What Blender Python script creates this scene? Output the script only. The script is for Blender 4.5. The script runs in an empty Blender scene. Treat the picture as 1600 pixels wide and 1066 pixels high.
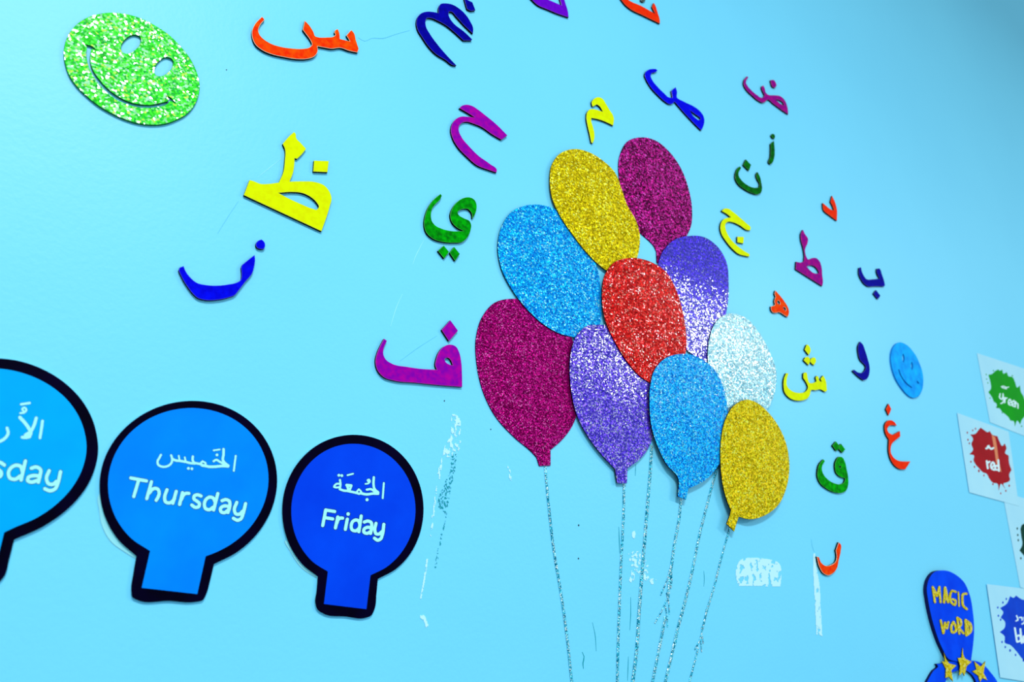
import bpy, math, random
from mathutils import Vector, Matrix, noise
from mathutils.geometry import tessellate_polygon
random.seed(7)
S = bpy.context.scene
COL = S.collection

# ------------------------------------------------------------------ camera
# the camera stands D metres in front of the wall (plane y = 0), looking up to the right
D, ZC, FPX = 0.9, 0.95, 1123.7
TH, PH, ROLL = 0.63147, -0.27513, math.radians(16.5)
n = Vector((math.sin(TH)*math.cos(PH), math.sin(PH), -math.cos(TH)*math.cos(PH)))   # wall normal seen by the camera
u = Vector((0, 1, 0)).cross(-n).normalized()
v = (-n).cross(u)
XA = u*math.cos(ROLL) + v*math.sin(ROLL)
ZA = -(-u*math.sin(ROLL) + v*math.cos(ROLL))
def to_world(c): return Vector((c.dot(XA), c.dot(-n), c.dot(ZA)))
CAM = Vector((0, -D, ZC))
right, up, back = to_world(Vector((1, 0, 0))), to_world(Vector((0, -1, 0))), to_world(Vector((0, 0, -1)))
cd = bpy.data.cameras.new('camera'); cam = bpy.data.objects.new('camera', cd); COL.objects.link(cam)
cam.matrix_world = Matrix((right, up, back)).transposed().to_4x4()
cam.location = CAM
cd.sensor_width = 36; cd.lens = FPX/1600*36; cd.clip_start = 0.02
cd.dof.use_dof = True; cd.dof.focus_distance = 1.12; cd.dof.aperture_fstop = 4.5
S.camera = cam

# ------------------------------------------------------------------ light
S.view_settings.view_transform = 'Standard'; S.view_settings.look = 'None'
S.view_settings.gamma = 1; S.view_settings.use_curve_mapping = False
S.view_settings.exposure = 0.0
w = bpy.data.worlds.new('world'); S.world = w; w.use_nodes = True
w.node_tree.nodes['Background'].inputs[0].default_value = (0.60, 0.93, 1.0, 1)
w.node_tree.nodes['Background'].inputs[1].default_value = 0.60
def lamp(name, loc, energy, sx, sy, col=(1, 1, 1)):
    l = bpy.data.lights.new(name, 'AREA'); l.shape = 'RECTANGLE'; l.size = sx; l.size_y = sy
    l.energy = energy; l.color = col
    o = bpy.data.objects.new(name, l); COL.objects.link(o); o.location = loc
    o.visible_camera = True
    return o
lamp('ceiling_lamp_light', (-0.80, -3.12, 3.92), 205, 1.5, 0.16, (0.95, 1, 1))
lamp('ceiling_lamp_light', (5.05, -3.63, 3.78), 175, 2.4, 0.12, (0.95, 1, 1))

# ------------------------------------------------------------------ helpers
def W(px, py, d=0.0):
    """point of the photograph -> point of the plane d metres in front of the wall"""
    r = to_world(Vector(((px-800)/FPX, (py-533)/FPX, 1)))
    return CAM + r*((D-d)/r.y)

def parse(s, crop):
    x0, y0, k = crop
    out = []
    for t in s.split():
        c = t.endswith('*'); a, b = t.rstrip('*').split(',')
        out.append((x0+float(a)/k, y0+float(b)/k, c))
    return out

def smooth(pts, closed=True, step=2.2):
    """Catmull-Rom between the traced points; starred points stay corners"""
    N = len(pts); res = []
    rng = range(N) if closed else range(N-1)
    for i in rng:
        p1, p2 = pts[i], pts[(i+1) % N]
        p0 = pts[i-1] if (closed or i > 0) else p1
        p3 = pts[(i+2) % N] if (closed or i+2 < N) else p2
        if p1[2] and p2[2]:
            res.append(p1[:2]); continue
        a, b, c, d = Vector(p0[:2]), Vector(p1[:2]), Vector(p2[:2]), Vector(p3[:2])
        L = (c-b).length
        def tan(prev, cur, nxt):
            l1, l2 = max((cur-prev).length, 1e-6), max((nxt-cur).length, 1e-6)
            t = ((cur-prev)/l1*l2 + (nxt-cur)/l2*l1)/(l1+l2)
            return t*L
        m1 = (c-b) if p1[2] or (not closed and i == 0) else tan(a, b, c)
        m2 = (c-b) if p2[2] or (not closed and i+2 >= N) else tan(b, c, d)
        k = max(1, min(14, int(L/step)))
        for j in range(k):
            t = j/k
            q = b*(2*t**3-3*t*t+1) + m1*(t**3-2*t*t+t) + c*(-2*t**3+3*t*t) + m2*(t**3-t*t)
            res.append((q.x, q.y))
    if not closed: res.append(pts[-1][:2])
    return res

def area(P): return 0.5*sum(P[i-1][0]*P[i][1]-P[i][0]*P[i-1][1] for i in range(len(P)))
def inset(P, r):
    N = len(P); out = []
    for i in range(N):
        a, b, c = Vector(P[i-1]), Vector(P[i]), Vector(P[(i+1) % N])
        e1, e2 = (b-a), (c-b)
        if e1.length < 1e-9 or e2.length < 1e-9: out.append(P[i]); continue
        e1.normalize(); e2.normalize()
        nn = Vector((-e1.y-e2.y, e1.x+e2.x))
        if nn.length < 1e-6: out.append(P[i]); continue
        nn.normalize(); k = min(1.6, 1/max(0.3, nn.dot(Vector((-e1.y, e1.x)))))
        out.append((b.x+nn.x*r*k, b.y+nn.y*r*k))
    return out

def link(name, me, parent=None, loc=None):
    o = bpy.data.objects.new(name, me); COL.objects.link(o)
    if parent: o.parent = parent
    if loc is not None: o.location = loc
    return o
def tag(o, label=None, cat=None, group=None, kind=None):
    if label: o['label'] = label
    if cat: o['category'] = cat
    if group: o['group'] = group
    if kind: o['kind'] = kind
    return o
def empty(name, loc):
    o = bpy.data.objects.new(name, None); COL.objects.link(o); o.location = loc; o.empty_display_size = 0.02
    return o

class Sheet:
    """collects flat cut-out pieces lying parallel to the wall; origin O"""
    def __init__(s, O): s.O = O; s.V = []; s.F = []; s.M = []
    def cut(s, loops, d0, d1, rim=0.0004, front=None):
        """loops: outlines in photo pixels (first the outer one, then holes), traced on the front face"""
        L = []
        for i, lp in enumerate(loops):
            P = [(W(x, y, d1).x, W(x, y, d1).z) for x, y in lp]
            Q = [P[0]]
            for p in P[1:]:
                if (Vector(p)-Vector(Q[-1])).length > 2e-5: Q.append(p)
            if (Vector(Q[0])-Vector(Q[-1])).length < 2e-5: Q.pop()
            if (area(Q) > 0) != (i == 0): Q.reverse()
            L.append(Q)
        s.cut_xz(L, d0, d1, rim)
    def cut_xz(s, L, d0, d1, rim):
        O = s.O
        ring_f = []
        for P in L:
            b0 = len(s.V); N = len(P)
            I = inset(P, rim) if rim else P
            for x, z in P: s.V.append((x-O.x, -d0-O.y, z-O.z))
            for x, z in P: s.V.append((x-O.x, -(d1-rim*0.7)-O.y, z-O.z))
            for x, z in I: s.V.append((x-O.x, -d1-O.y, z-O.z))
            for i in range(N):
                j = (i+1) % N
                s.F.append((b0+i, b0+j, b0+N+j, b0+N+i)); s.M.append(2)
                if rim: s.F.append((b0+N+i, b0+N+j, b0+2*N+j, b0+2*N+i)); s.M.append(1)
            ring_f.append((b0+2*N, b0, I, P, N))
        polys = [[Vector((x, z, 0)) for x, z in r[2]] for r in ring_f]
        idx = [r[0]+k for r in ring_f for k in range(r[4])]
        idb = [r[1]+k for r in ring_f for k in range(r[4])]
        flat = [p for pl in polys for p in pl]
        for t in tessellate_polygon(polys):
            a, b, c = flat[t[0]], flat[t[1]], flat[t[2]]
            if ((b-a).cross(c-a)).z < 0: t = (t[0], t[2], t[1])
            s.F.append((idx[t[0]], idx[t[1]], idx[t[2]])); s.M.append(0)
            s.F.append((idb[t[0]], idb[t[2]], idb[t[1]])); s.M.append(2)
    def build(s, name, mats, parent=None, loc=None):
        me = bpy.data.meshes.new(name); me.from_pydata(s.V, [], s.F)
        for m in mats: me.materials.append(m)
        for p, m in zip(me.polygons, s.M): p.material_index = min(m, len(mats)-1)
        me.update()
        if loc is None: loc = Vector((0, 0, 0)) if parent else s.O
        return link(name, me, parent, loc)

def centre(loops):
    P = [q for q in loops[0]]
    return W(sum(p[0] for p in P)/len(P), sum(p[1] for p in P)/len(P))

# ------------------------------------------------------------------ materials
def lin(c):
    return tuple(((x/255)/12.92 if x/255 <= .04045 else ((x/255+.055)/1.055)**2.4) for x in c)+(1,)
def newmat(name):
    m = bpy.data.materials.new(name); m.use_nodes = True
    nt = m.node_tree; return m, nt, nt.nodes['Principled BSDF']
def plain(name, c, rough=.5, spec=.4, c2=None, scale=60, bump=0.0, pos=(.35, .7)):
    m, nt, b = newmat(name)
    b.inputs['Roughness'].default_value = rough; b.inputs['Specular IOR Level'].default_value = spec
    tc = nt.nodes.new('ShaderNodeTexCoord'); no = nt.nodes.new('ShaderNodeTexNoise')
    no.inputs['Scale'].default_value = scale; no.inputs['Detail'].default_value = 4
    nt.links.new(tc.outputs['Object'], no.inputs['Vector'])
    cr = nt.nodes.new('ShaderNodeValToRGB'); nt.links.new(no.outputs['Fac'], cr.inputs[0])
    cr.color_ramp.elements[0].position, cr.color_ramp.elements[1].position = pos
    cr.color_ramp.elements[0].color = lin(c2 or c); cr.color_ramp.elements[1].color = lin(c)
    nt.links.new(cr.outputs[0], b.inputs['Base Color'])
    if bump:
        bp = nt.nodes.new('ShaderNodeBump'); bp.inputs['Strength'].default_value = bump; bp.inputs['Distance'].default_value = .001
        nt.links.new(no.outputs['Fac'], bp.inputs['Height']); nt.links.new(bp.outputs[0], b.inputs['Normal'])
    return m
def glitter(name, stops, scale=520, tilt=.9, metal=.55, rough=.32, coat=0.0, ctilt=.1, ior=1.35):
    """stops: (position, colour) of the flakes; every flake has its own tint and its own tilt"""
    m, nt, b = newmat(name); N = nt.nodes.new; L = nt.links.new
    tc = N('ShaderNodeTexCoord'); vo = N('ShaderNodeTexVoronoi'); vo.inputs['Scale'].default_value = scale
    L(tc.outputs['Object'], vo.inputs['Vector'])
    sp = N('ShaderNodeSeparateColor'); L(vo.outputs['Color'], sp.inputs[0])
    cr = N('ShaderNodeValToRGB'); L(sp.outputs[0], cr.inputs[0]); e = cr.color_ramp.elements
    cr.color_ramp.interpolation = 'CONSTANT'
    e[0].position = stops[0][0]; e[0].color = lin(stops[0][1]); e[1].position = stops[1][0]; e[1].color = lin(stops[1][1])
    for p, c in stops[2:]:
        q = e.new(p); q.color = lin(c)
    L(cr.outputs[0], b.inputs['Base Color'])
    g = N('ShaderNodeNewGeometry')
    sub = N('ShaderNodeVectorMath'); sub.operation = 'SUBTRACT'; L(vo.outputs['Color'], sub.inputs[0]); sub.inputs[1].default_value = (.5, .5, .5)
    sc = N('ShaderNodeVectorMath'); sc.operation = 'SCALE'; L(sub.outputs[0], sc.inputs[0]); sc.inputs['Scale'].default_value = tilt
    ad = N('ShaderNodeVectorMath'); L(sc.outputs[0], ad.inputs[0]); L(g.outputs['Normal'], ad.inputs[1])
    no = N('ShaderNodeVectorMath'); no.operation = 'NORMALIZE'; L(ad.outputs[0], no.inputs[0])
    L(no.outputs[0], b.inputs['Normal'])
    if coat:
        sc2 = N('ShaderNodeVectorMath'); sc2.operation = 'SCALE'; L(sub.outputs[0], sc2.inputs[0]); sc2.inputs['Scale'].default_value = ctilt
        ad2 = N('ShaderNodeVectorMath'); L(sc2.outputs[0], ad2.inputs[0]); L(g.outputs['Normal'], ad2.inputs[1])
        no2 = N('ShaderNodeVectorMath'); no2.operation = 'NORMALIZE'; L(ad2.outputs[0], no2.inputs[0])
        L(no2.outputs[0], b.inputs['Coat Normal'])
        b.inputs['Coat Weight'].default_value = coat; b.inputs['Coat Roughness'].default_value = .07; b.inputs['Coat IOR'].default_value = ior
    b.inputs['Specular IOR Level'].default_value = .03; b.inputs['Metallic'].default_value = metal; b.inputs['Roughness'].default_value = rough
    return m

M = {}
# wall paint: turquoise emulsion with faint roller texture and hardly visible grime
m, nt, b = newmat('turquoise_wall_paint'); N = nt.nodes.new; L = nt.links.new
tc = N('ShaderNodeTexCoord')
n1 = N('ShaderNodeTexNoise'); n1.inputs['Scale'].default_value = 1.7; n1.inputs['Detail'].default_value = 5
n2 = N('ShaderNodeTexNoise'); n2.inputs['Scale'].default_value = 150; n2.inputs['Detail'].default_value = 3
n3 = N('ShaderNodeTexNoise'); n3.inputs['Scale'].default_value = 22; n3.inputs['Detail'].default_value = 6
for q in (n1, n2, n3): L(tc.outputs['Object'], q.inputs['Vector'])
cr = N('ShaderNodeValToRGB'); L(n1.outputs['Fac'], cr.inputs[0])
cr.color_ramp.elements[0].position = .3; cr.color_ramp.elements[1].position = .7
cr.color_ramp.elements[0].color = (.175, .66, .94, 1); cr.color_ramp.elements[1].color = (.188, .69, .965, 1)
L(cr.outputs[0], b.inputs['Base Color'])
ad = N('ShaderNodeMath'); ad.operation = 'MULTIPLY_ADD'; L(n3.outputs['Fac'], ad.inputs[0]); ad.inputs[1].default_value = 1.2; L(n2.outputs['Fac'], ad.inputs[2])
bp = N('ShaderNodeBump'); bp.inputs['Strength'].default_value = .22; bp.inputs['Distance'].default_value = .0012
L(ad.outputs[0], bp.inputs['Height']); L(bp.outputs[0], b.inputs['Normal'])
b.inputs['Roughness'].default_value = .45; b.inputs['Specular IOR Level'].default_value = .3
M['wall'] = m
M['floor'] = plain('grey_vinyl_floor', (150, 160, 165), .5, .4, (130, 140, 148), 8)
M['base'] = plain('white_skirting', (225, 235, 240), .4)
M['edge'] = plain('burnt_board_edge', (5, 8, 12), .8, .02, (2, 3, 5))
M['foam_edge'] = plain('cream_foam_edge', (250, 235, 205), .7, .2)
PAINT = dict(
    orange=((255, 84, 0), (250, 40, 0), 'foam'), yellow=((232, 246, 0), (226, 226, 0), None),
    blue=((0, 8, 235), (0, 0, 205), None), navy=((4, 0, 165), (0, 0, 130), None),
    purple=((185, 0, 155), (135, 0, 165), None), violet=((118, 0, 205), (100, 0, 190), None),
    magenta=((185, 0, 125), (130, 0, 130), None), green=((0, 178, 8), (0, 110, 10), None), red=((255, 58, 0), (250, 32, 0), None),
    darkgreen=((0, 118, 10), (0, 70, 10), None), grey=((95, 110, 110), (60, 80, 80), None))
for k, (a, c, r) in PAINT.items():
    M[k] = plain(k+'_paint', a, .6, .02, c, 130, .25)
    M[k+'_rim'] = plain(k+'_rim', tuple(min(255, int(x*.6+75)) for x in a), .35, .4)

# ------------------------------------------------------------------ structure
def box(name, x0, x1, y0, y1, z0, z1, mat):
    V = [(x, y, z) for x in (x0, x1) for y in (y0, y1) for z in (z0, z1)]
    F = [(0, 1, 3, 2), (4, 6, 7, 5), (0, 4, 5, 1), (2, 3, 7, 6), (0, 2, 6, 4), (1, 5, 7, 3)]
    me = bpy.data.meshes.new(name); me.from_pydata(V, [], F); me.materials.append(mat)
    o = link(name, me); o['kind'] = 'structure'; return o
box('wall_back', -3, 7, 0, .2, 0, 4.6, M['wall'])
box('floor', -3, 7, -6, 0, -.1, 0, M['floor'])
box('baseboard_back', -3, 7, -.015, 0, 0, .09, M['base'])

# ------------------------------------------------------------------ letters
T = .0042        # board thickness
def letter(label, colour, crop, body, holes=(), dots=(), t=T, dotcol=None, group=None):
    lb = [smooth(parse(body, crop))] + [smooth(parse(h, crop)) for h in holes]
    rim = M['foam_edge'] if PAINT[colour][2] == 'foam' else M[colour+'_rim']
    mats = [M[colour], rim, M['edge']]
    O = centre(lb)
    def piece(name, loops, parent, mt):
        s = Sheet(O); s.cut(loops, 0, t, .00045); return s.build(name, mt, parent)
    if not dots:
        o = piece('arabic_letter', lb, None, mats)
    else:
        o = empty('arabic_letter', O)
        piece('letter_body', lb, o, mats)
        for i, d in enumerate(dots):
            mt = mats
            if dotcol: mt = [M[dotcol], M[dotcol+'_rim'], M['edge']]
            piece('dot', [smooth(parse(d, crop))], o, mt)
    tag(o, label, 'letter', group)
    return o

letter('orange Arabic letter with three teeth and a long hook, right of the green smiley', 'orange', (380, 0, 8),
 '235,205* 270,245* 215,310 190,375 205,430 260,490 350,545 480,585 620,605 750,608 830,590 860,560 840,500 790,430 745,370* 760,300 770,255* 830,320 880,400 905,455 930,462 1050,465 1130,455 1155,435* 1140,405 1150,375 1185,362* 1205,420 1210,485* 1290,505 1335,515* 1290,440* 1350,372* 1385,410 1410,500 1445,610* 1430,655* 1330,635 1210,597 1110,608 1000,590 930,578* 930,650 890,705 800,735 680,738 500,710 350,675 230,620 150,550 115,470 110,390 140,310')
letter('large royal blue Arabic letter of two arches with a dot cut by the top edge', 'navy', (640, 0, 8.883),
 '652,908* 520,770 400,630 290,480 230,370 222,290 240,250 300,250 400,290 500,345 620,440 750,560* 860,560* 870,545* 760,440 610,320 560,250 540,190 545,160* 580,160 650,230 760,350 880,465* 885,400 840,290 770,190 680,110 590,60 500,45 430,55 405,100 403,180* 330,165 240,160 160,185 110,240 95,310 110,400 180,520 270,650 370,750 500,830 610,905',
 dots=['758,-20* 800,-5* 850,20* 872,30* 915,140* 850,148 798,122*'])
letter('violet Arabic letter cut off by the top edge of the photo', 'violet', (810, 0, 6.667),
 '60,-120 100,-50 150,5 200,50 300,95 420,145 525,180* 515,110 490,30 470,-40 440,-110* 420,-60* 450,55* 380,25 310,-5 200,-50 130,-130*')
letter('orange Arabic letter with a grey dot cut off by the top edge', 'red', (810, 0, 6.667),
 '1030,-80 1075,0 1120,55 1170,95 1300,160 1475,245* 1475,215 1450,125 1430,60 1410,28* 1392,70* 1405,100 1428,145* 1280,60 1150,0 1090,-60*',
 dots=['1275,-5 1280,12 1300,18 1322,10 1325,-10 1300,-30'], dotcol='grey')
letter('large yellow Arabic letter with a tall arrow-tipped stem and a square dot', 'yellow', (370, 190, 5.922),
 '530,95* 545,110 550,150 590,195 642,252* 600,305 558,345* 535,338* 535,370 522,470 490,555* 600,552 730,560 810,590 860,650 878,710 860,790 785,1015* 65,680* 118,540* 150,548 220,575 300,575 390,563* 430,470 445,360 445,250 425,205* 480,140',
 ['385,660* 520,652 600,660 680,695 740,750 760,790 740,815 700,805 600,765 480,710'],
 ['715,360* 852,365* 840,468* 708,462*'])
letter('blue boat-shaped Arabic letter with a round dot below the yellow stemmed letter', 'blue', (260, 360, 8.883),
 '240,495* 265,560 330,650 430,730 530,755 740,765 860,750 960,730 1030,690 1045,600 1038,520* 1050,480* 1110,430 1225,340* 1232,400 1220,500 1190,600 1100,710 1000,840 960,890 850,935 700,965 530,965 440,940 370,880 300,790 230,680 170,555* 185,515*',
 dots=['1320,125* 1360,160 1372,215 1355,255 1310,258 1265,245 1242,210 1255,160 1290,135'])
letter('bright green Arabic letter with two diamond dots beneath it', 'green', (640, 290, 8.2),
 '398,105* 415,130* 390,180 330,240 285,310 275,390 285,450 330,510 420,555 540,583 700,583* 600,530 540,460 522,380 540,310 600,220 690,160 770,150 830,180 860,250 855,320 825,395 805,425* 795,350 750,300 690,298 640,315 615,340 630,375 700,420 770,455 790,500 780,580 730,680 680,720 560,732 430,722 300,680 210,590 188,500 200,390 240,280 310,180',
 dots=['365,835* 440,768* 506,850* 445,935*', '514,860* 572,785* 645,875* 585,965*'])
letter('purple Arabic letter without a dot above the green two-dotted letter', 'purple', (690, 150, 8.2),
 '230,155* 260,125 320,110 390,125 470,175 560,245 700,360 845,505* 770,560* 650,490 520,400 400,350 330,330 270,340 225,385 222,440 260,530 350,640 480,770 620,870 710,950 705,980* 600,945 460,890 330,780 200,640 140,530 120,440 135,360 190,290 260,262 330,265 430,275* 330,212')
letter('large purple Arabic letter with looped head and diamond dot, left of maroon balloon', 'purple', (570, 480, 7.612),
 '230,375* 265,400* 225,500 222,560 250,620 330,675 500,710 680,735 860,745* 840,700 850,620 880,540 940,470 1010,445 1080,465 1125,540 1148,650 1158,800 1160,950* 900,930 600,900 350,875 230,835 150,745 128,650 150,540 190,450',
 ['950,620 985,600 1020,625 1048,695* 1000,680 960,650'], ['1018,155* 1110,280* 1003,405* 915,270*'])
letter('small yellow Arabic letter just above the gold balloon at the top', 'yellow', (900, 140, 11.85),
 '290,240 340,165 420,138 490,165 550,250 620,370 690,480 705,540 690,665* 600,620 450,560 350,535 285,525* 285,580 320,700 345,830 340,920 310,995* 285,980* 260,850 220,680 195,520 205,430 250,370 330,360 410,380 500,410* 440,310 385,275 340,300 310,315*')
letter('blue Arabic letter with a long hook and slit loop, above the maroon balloon', 'blue', (990, 90, 8.883),
 '310,155* 335,180* 300,205 250,215 238,250 260,310 330,400 420,490 500,555 540,555* 525,460* 585,410* 605,480 600,545 700,610 850,685 930,750 975,820 985,880 970,950 940,1010* 850,920 700,760 570,610* 540,640 500,645 440,610 340,520 240,410 180,310 155,240 180,185 230,160',
 ['775,725* 850,780 930,855 900,868* 830,810'])
letter('dark purple Arabic letter with a hook, loop and dot near the upper right', 'magenta', (1150, 100, 11.84),
 '210,225* 232,250* 190,300 185,340 220,410 300,500 400,580 470,625 520,605 530,570* 490,490 475,450 480,410 505,395* 530,440 560,540 600,570 700,578 810,590 890,650 940,750 960,830 968,930* 850,850 700,740 580,660 540,700 500,715 420,680 300,580 190,470 145,380 150,300',
 ['730,655* 800,665 870,710 895,770* 830,740'], ['640,300* 690,290 730,330 755,400* 720,440* 680,425 650,350'])
letter('dark green upright Arabic stroke with a small mark on top', 'darkgreen', (1130, 200, 9.69),
 '770,195* 780,300 778,430 750,520 715,550 690,525 715,440 720,340 720,240*',
 dots=['750,85 785,110 780,160* 740,145 728,110'])
letter('dark green bowl-shaped Arabic letter with a diamond dot, beside the upright green stroke', 'darkgreen', (1130, 200, 9.69),
 '255,580* 275,605* 235,670 235,720 270,780 360,860 470,905 545,900* 555,860 510,760 500,700 520,665* 555,730 580,830 590,920 575,980 520,1005 450,990 330,930 230,850 185,760 190,680 220,610',
 dots=['345,475* 425,560* 390,645* 305,560*'])
letter('yellow Arabic letter with a square dot inside its curve, right of the violet balloon', 'yellow', (1110, 315, 11.22),
 '200,165* 240,125 320,125 400,180 520,280 640,385 710,455 700,505* 650,500 520,420 400,365 310,355 270,385 265,450 300,560 370,670 480,780 600,870 690,940 680,965* 600,950 510,925 400,840 280,700 195,560 175,450 195,360 250,300 310,283 365,277* 280,210',
 dots=['475,615* 590,620* 580,735* 475,715*'])
letter('small red-orange V-shaped Arabic letter above the magenta stemmed letter', 'red', (1230, 290, 6.27),
 '440,100* 465,150 488,230 488,345* 420,295 355,235 350,200 350,170* 380,195 430,235 460,245* 445,200 425,160*')
letter('magenta Arabic letter with a tall stem and an eye-shaped loop', 'magenta', (1230, 290, 6.27),
 '155,432* 175,475 205,520 195,580 180,610 190,700 205,725 240,712 285,710 320,745 338,800 345,880 352,950 345,985* 85,820* 90,745* 130,755 165,742* 170,690 160,620 135,520 135,475',
 ['190,795* 230,780 280,800 310,860 270,860'])
letter('small blue U-shaped Arabic letter with one diamond dot below', 'navy', (1320, 400, 13.325),
 '300,245* 340,235* 360,330 410,430 450,480 600,485 730,470* 690,400 665,310 670,265* 720,260 770,370 820,520 840,610* 820,635* 640,630 480,630 420,590 350,500 300,380',
 dots=['655,710* 745,830* 690,900* 600,785*'])
letter('tiny orange Arabic letter with two holes, right of the violet balloon', 'orange', (1190, 440, 15.23),
 '330,210* 420,310 530,450 620,590 655,690 650,780 620,845* 540,800 450,740 410,730 350,745 260,730 230,680 225,590* 300,575* 320,545 305,480 320,400 335,370 310,300',
 ['375,465 410,450 445,500 435,550 395,530', '510,610 550,610 585,670 570,700 530,660'])
letter('yellow toothed Arabic letter with three dots, right of the silver balloon', 'yellow', (1210, 530, 9.69),
 '180,515* 215,520* 190,610 200,720 260,780 380,815 480,790 510,740 480,650 440,590* 450,510 475,500 510,600 530,660 600,660 640,640* 625,580* 645,555 670,570 680,630 720,650* 700,600* 740,550* 770,600 800,780* 770,800* 690,760 620,775 560,770 545,830 500,900 420,930 330,930 230,890 160,810 140,700 150,590',
 dots=['500,80 545,130 550,190 520,240* 460,160*', '470,275* 510,265 543,310 520,395* 445,320*', '550,305 610,275 635,330 600,395* 548,345'])
letter('dark blue comma-shaped Arabic letter, left of the blue smiley', 'navy', (1320, 520, 9.69),
 '235,135* 270,170 310,270 350,400 378,520 375,610 345,690 290,720 240,690 120,580* 145,560* 200,600 270,605 310,560 320,510 295,475* 240,420 210,320 205,200')
letter('orange Arabic letter with a dot, below the blue smiley', 'red', (1360, 620, 8.2),
 '190,350 220,310 260,300 310,325 340,370* 240,375 218,410 235,460 290,490* 380,440* 385,510* 340,545 280,600 262,660 265,720 300,780 360,820 440,830 515,828* 450,930* 390,930 320,890 270,820 240,720 240,550* 200,480 185,410',
 dots=['235,90* 270,160* 235,240* 200,160*'])
letter('green Arabic letter with two joined dots above, right of the lowest gold balloon', 'green', (1260, 680, 10.66),
 '285,405* 312,435* 270,500 260,570 285,650 360,740 460,800 560,820 630,790 650,720* 560,690 500,630 480,550 490,440 550,360 600,370 645,450 675,580 700,720 695,850 660,930 580,965 470,955 350,900 240,810 190,700 190,590 220,480',
 ['545,512 585,520 572,550 550,540'], ['495,105* 545,170* 545,225* 500,265* 435,175*', '547,178* 580,145* 650,240* 600,295* 547,238*'])
letter('orange crescent Arabic letter at the lower right, beside a pale tape mark', 'orange', (1250, 830, 6.27),
 '380,110* 400,130 400,200 380,290 365,360 330,410 280,435 230,415 195,360 165,250* 185,255* 210,310 250,340 310,330 350,300 360,260 352,190*')

# ------------------------------------------------------------------ smileys
M['g_green'] = glitter('green_glitter', [(0, (30, 215, 0)), (.45, (50, 235, 0)), (.62, (0, 190, 60)), (.72, (130, 255, 120)), (.82, (190, 255, 200)), (.93, (225, 255, 90))], 400, .75, .45, .35, 1, .24, 1.6)
GC = (80, 0, 5.077)
o = Sheet(centre([smooth(parse('100,430 500,100', GC))]))
loops = [smooth(parse('100,430 110,340 140,270 190,205 250,158 330,122 420,103 500,100 600,112 720,148 830,205 930,272 1020,360 1100,460 1150,560 1178,670 1168,760 1130,845 1075,905 1000,948 900,982 800,990 690,978 590,948 480,898 380,840 290,768 200,680 145,600 112,510', GC)),
 smooth(parse('555,370 590,310 660,275 705,290 708,340 660,400 600,425 562,410', GC)),
 smooth(parse('820,550 850,490 920,452 965,475 965,520 920,580 860,605 825,590', GC)),
 smooth(parse('265,352* 310,360 365,396* 318,388* 308,450 320,530 390,640 500,745 640,815 780,832 925,805* 935,785* 910,762* 950,775 988,820* 945,797* 920,825 860,845 760,855 640,840 520,790 420,710 335,605 288,495 280,400 285,368*', GC))]
M['green_side'] = plain('dark_green_foam_edge', (0, 110, 40), .7, .2)
M['blue_side'] = plain('blue_foam_edge', (0, 120, 200), .7, .2)
s = Sheet(centre(loops)); s.cut(loops, 0, .0035, .0003)
tag(s.build('smiley_face', [M['g_green'], M['green_side'], M['green_side']]), 'large green glitter smiley face at the upper left', 'smiley')
M['smiley_blue'] = plain('azure_foam', (0, 185, 255), .5, .03, (0, 145, 240), 45)
BC = (1320, 520, 9.69)
loops = [smooth(parse('840,145 905,165 970,210 1030,280 1080,350 1130,460 1170,570 1188,670 1190,760 1178,850 1150,920 1110,970 1050,990 990,970 930,920 870,850 820,780 775,700 740,610 712,500 700,400 708,300 730,230 780,165', BC)),
 smooth(parse('885,318 907,380 890,455 868,380', BC)), smooth(parse('1015,438 1034,500 1020,568 1001,500', BC)),
 smooth(parse('810,560* 822,557* 848,625 885,695 950,772 1022,830* 1012,838* 935,785 868,700 834,640', BC)),
 smooth(parse('1090,735* 1108,735 1128,770* 1112,775', BC))]
s = Sheet(centre(loops)); s.cut(loops, 0, .004, .0003)
tag(s.build('smiley_face', [M['smiley_blue'], M['blue_side'], M['blue_side']]), 'small plain blue smiley face at the right', 'smiley')

# ------------------------------------------------------------------ balloons
M['g_maroon'] = glitter('maroon_glitter', [(0, (95, 0, 55)), (.3, (140, 0, 85)), (.6, (175, 0, 110)), (.82, (215, 20, 150)), (.95, (245, 110, 190))], 620, .7, .5, .35)
M['g_magenta'] = glitter('magenta_glitter', [(0, (70, 0, 45)), (.3, (120, 0, 75)), (.55, (175, 0, 120)), (.82, (225, 10, 165)), (.95, (250, 90, 210))], 400, .7, .5, .35)
M['g_cyan'] = glitter('azure_glitter', [(0, (0, 105, 205)), (.25, (0, 150, 235)), (.6, (0, 180, 250)), (.82, (60, 215, 255)), (.94, (150, 240, 255))], 480, .75, .5, .35, .18, .2)
M['g_gold'] = glitter('gold_glitter', [(0, (160, 132, 0)), (.25, (205, 172, 0)), (.6, (228, 196, 0)), (.82, (255, 236, 10)), (.94, (255, 255, 110))], 430, .6, .4, .4)
M['g_red'] = glitter('red_glitter', [(0, (160, 0, 0)), (.3, (215, 0, 0)), (.6, (245, 8, 0)), (.87, (255, 60, 35)), (.96, (255, 175, 150))], 430, .8, .5, .35, .32, .2)
M['g_violet'] = glitter('violet_glitter', [(0, (38, 0, 165)), (.35, (55, 0, 215)), (.7, (72, 5, 240)), (.9, (120, 70, 250)), (.97, (205, 190, 255))], 480, .8, .8, .3, 1, .1, 1.48)
M['g_lilac'] = glitter('lilac_glitter', [(0, (50, 10, 175)), (.3, (75, 25, 210)), (.5, (110, 70, 225)), (.78, (175, 150, 240)), (.9, (225, 215, 250))], 500, .8, .75, .32, 1, .14, 1.5)
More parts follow.
